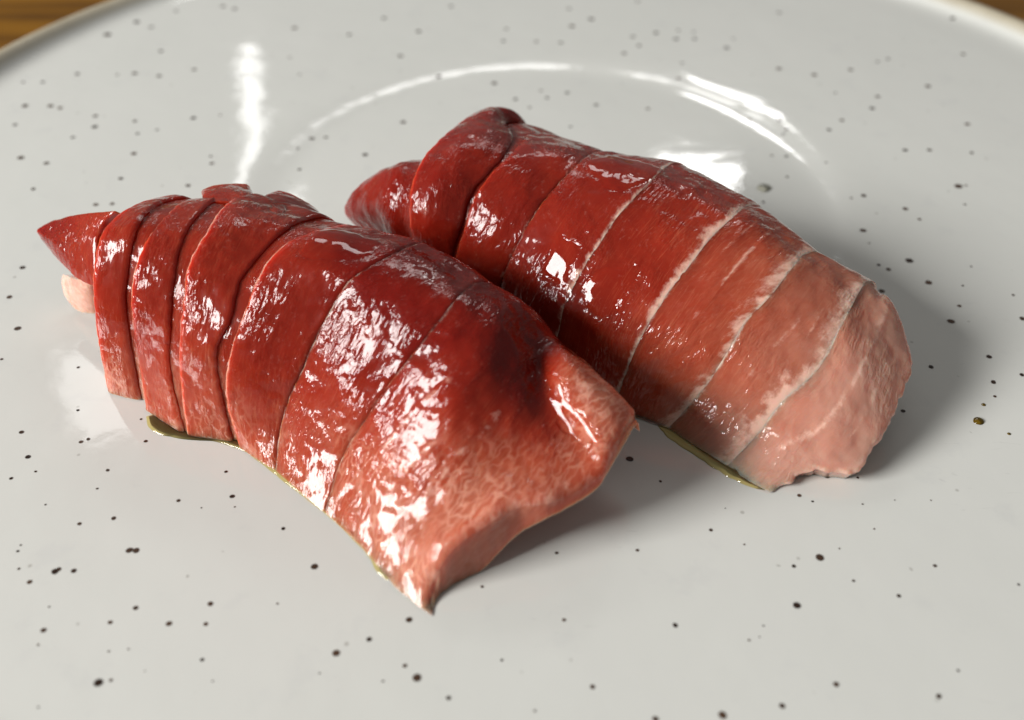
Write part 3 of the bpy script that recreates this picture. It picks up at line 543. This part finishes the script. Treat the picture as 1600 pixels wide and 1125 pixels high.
for i, (d, p) in enumerate(zip(N1_STRIPS, pr1)):
    o = strip('fish_strip', n1, d['s'], d['u'], fat_and_light1, seed=i+1, **p)
tag(o, 'broad end strip with a pale curled back edge')
BASE1 = [N1_STRIPS[0]['s'][0]]+[d['s'][-1] for d in N1_STRIPS[:5]]+[N1_STRIPS[5]['s'][1]]
strip('slice_base', n1, BASE1, [.02, .12, .24, .38, .5, .62, .75], fat_and_light1, thick=3.0, inset=.5, step=.6, seed=30, lump=.05, crown=0)
const = lambda c, k=0.0: (lambda u, v, P: np.clip(c+k*u+0*v, 0, 1))
o = strip('end_flap', n1, TIP_SECT, [0, .5, 1], const(.0, .28), thick=2.4, rl=.4, rr=.5, dl=.2, dr=.2, crown=0.0, seed=11, step=.3)
o = strip('under_flap', n1, PALE_SECT, [0, 1], const(1.0), thick=1.6, sl=.8, wl=20, rl=.4, rr=.5, dl=.25, dr=.2, seed=12, step=.3)
o = strip('back_tab', n1, BACK1_SECT, [0, 1], const(.1, .2), thick=2.2, rl=.4, rr=.4, dl=.25, dr=.25, seed=13, step=.3)
o = strip('back_tab', n1, BACK2_SECT, [0, 1], const(.12), thick=2.6, rl=.5, rr=.5, dl=.3, dr=.3, seed=14, step=.3)
rice(n1, (-41, 0), (-6, -25), 11, 10.5, 3)

# nigiri behind
n2 = empty('tuna_nigiri', (22*S, 4*S, float(plate_z(22, 4))*S))
tag(n2, 'rear right tuna nigiri fading from deep red to pink with white sinew lines', 'sushi', g)
def fat2(u, v, P):
    f = .06+.14*u+.66*smooth((u-.40)/.55)
    f = f + .12*smooth((.24-v)/.2)*smooth((u-.5)/.3) + .14*smooth((u-.8)/.2)
    return np.clip(f, 0, 1)
F2 = [FILM_B, FILM_C]
pr2 = [dict(rl=1.0, rr=.6, dl=.6, dr=.1, crown=.3, thick=4.0),
       dict(rl=.7, rr=.5, dl=.15, dr=.3, crown=.25, thick=4.4, extra_sinew=[(.3, .15, .35, .5, .4, .25)]),
       dict(rl=.5, rr=.4, dl=.25, dr=.15, crown=.25, thick=4.6, sr=.3, wr=.4),
       dict(rl=.4, rr=.3, dl=.15, dr=.05, crown=.2, thick=4.6, sl=.3, wl=.3, sr=1.1, wr=.9, films=F2, ragr=0, exr=.15),
       dict(rl=.3, rr=.3, dl=.05, dr=.04, crown=.15, thick=4.6, sl=.9, wl=.3, sr=1.25, wr=1.5, films=[FILM_D, FILM_B], ragl=0, ragr=0, exr=.15),
       dict(rl=.3, rr=.3, dl=.04, dr=.03, crown=.15, thick=4.4, sl=1.0, wl=.35, sr=1.3, wr=2.3, ragl=0, ragr=0, exr=.18, extra_sinew=[(.45, .3, .52, .78, .25, .6), (.2, .4, .3, .7, .2, .35)]),
       dict(rl=.3, rr=.3, dl=.03, dr=.03, crown=.15, thick=4.2, sl=1.0, wl=.4, sr=1.3, wr=3.0, ragl=0, ragr=0, exr=.18, extra_sinew=[(.4, .2, .5, .5, .3, .4), (.7, .35, .6, .75, .25, .4)]),
       dict(rl=.3, rr=.9, dl=.03, dr=.5, crown=.15, thick=[3.0, 3.4, 2.6, 2.2, 2.4, 2.6, 2.6], sl=1.0, wl=.5, sr=.7, wr=1.2, ragged=.6, ragl=0, lump=.35,
            extra_sinew=[(.45, .1, .5, .8, .5, .6), (.75, .3, .7, .7, .3, .5)])]
for i, (d, p) in enumerate(zip(N2_STRIPS, pr2)):
    strip('fish_strip', n2, d['s'], d['u'], fat2, seed=i+21, net=.12, **p)
strip('slice_base', n2, [d['s'][-1] for d in N2_STRIPS[:7]], [.09, .2, .34, .46, .6, .72, .85], fat2, net=.2, thick=3.0, inset=.5, step=.6, seed=31, lump=.05, crown=0)
rice(n2, (11, 27), (36, -2), 11, 10.5, 5)

# ------------------------------------------------------------------ sauce and drops
def ribbon(name, line, wout, win, mat, seed):
    """bead of liquid creeping out from under the edge of the fish"""
    L = hermite([(x, y, 0) for x, y in line], 160)[:, :2]
    t = np.gradient(L, axis=0); t /= np.linalg.norm(t, axis=1, keepdims=True); nrm = np.stack([t[:, 1], -t[:, 0]], 1)
    V, F = [], []
    prof_ = [(0, .01), (.05, .22), (.12, .36), (.28, .43), (.55, .44), (.8, .46), (1, .5)]
    for i, (p, nn) in enumerate(zip(L, nrm)):
        s = i/(len(L)-1); fade = min(1, 8*s+.15, 8*(1-s)+.15)
        wo = wout*(.55+.55*abs(mnoise.noise(Vector((i*.05, seed, 0))))*2)*fade
        for q, h in prof_:
            xy = p+nn*(wo-(wo+win)*q)*1.0
            V.append((xy[0], xy[1], float(plate_z(*xy))+h*.6*(.4+.6*fade)))
    m = len(prof_)
    for i in range(len(L)-1):
        for j in range(m-1): F.append((i*m+j, i*m+j+1, (i+1)*m+j+1, (i+1)*m+j))
    return mesh_obj(name, V, F, mat, flip=faces_down(V, F))
o = ribbon('sauce_bead', SAUCE_A, .42, 1.4, SAUCE, 1); tag(o, 'thin olive sauce bead along the lower edge of the front nigiri', 'sauce')
o = ribbon('sauce_bead', SAUCE_B, .36, 1.2, SAUCE, 4); tag(o, 'thin olive sauce bead along the lower edge of the rear nigiri', 'sauce')
def drop(name, xy, r, h, mat, seed):
    V, F = [], []
    rings = 7; sg = 20
    for j in range(rings):
        q = 1-j/(rings-1)
        for k in range(sg):
            a = 2*math.pi*k/sg; rr = r*q*(1+.16*mnoise.noise(Vector((math.cos(a), math.sin(a), seed))))
            x, y = xy[0]+rr*math.cos(a), xy[1]+rr*math.sin(a)
            V.append((x, y, float(plate_z(x, y))+.02+h*math.sqrt(max(0, 1-q*q))))
    for j in range(rings-1):
        for k in range(sg): F.append((j*sg+k, j*sg+(k+1) % sg, (j+1)*sg+(k+1) % sg, (j+1)*sg+k))
    return mesh_obj(name, V, F, mat, flip=faces_down(V, F))
o = drop('oil_drop', DROPS[0], .72, .35, DROP, 1); tag(o, 'small round amber oil drop near the right edge of the plate', 'drop')
o = drop('oil_drop', DROPS[1], 1.3, .6, CLEAR, 2); tag(o, 'small clear drop behind the rear nigiri', 'drop')
o = drop('oil_drop', DROPS[2], .30, .12, DROP, 3); tag(o, 'tiny amber oil speck just above the round drop', 'drop')
o = drop('oil_drop', DROPS[4], .24, .10, DROP, 5); tag(o, 'tiny amber oil speck right of the round drop', 'drop')
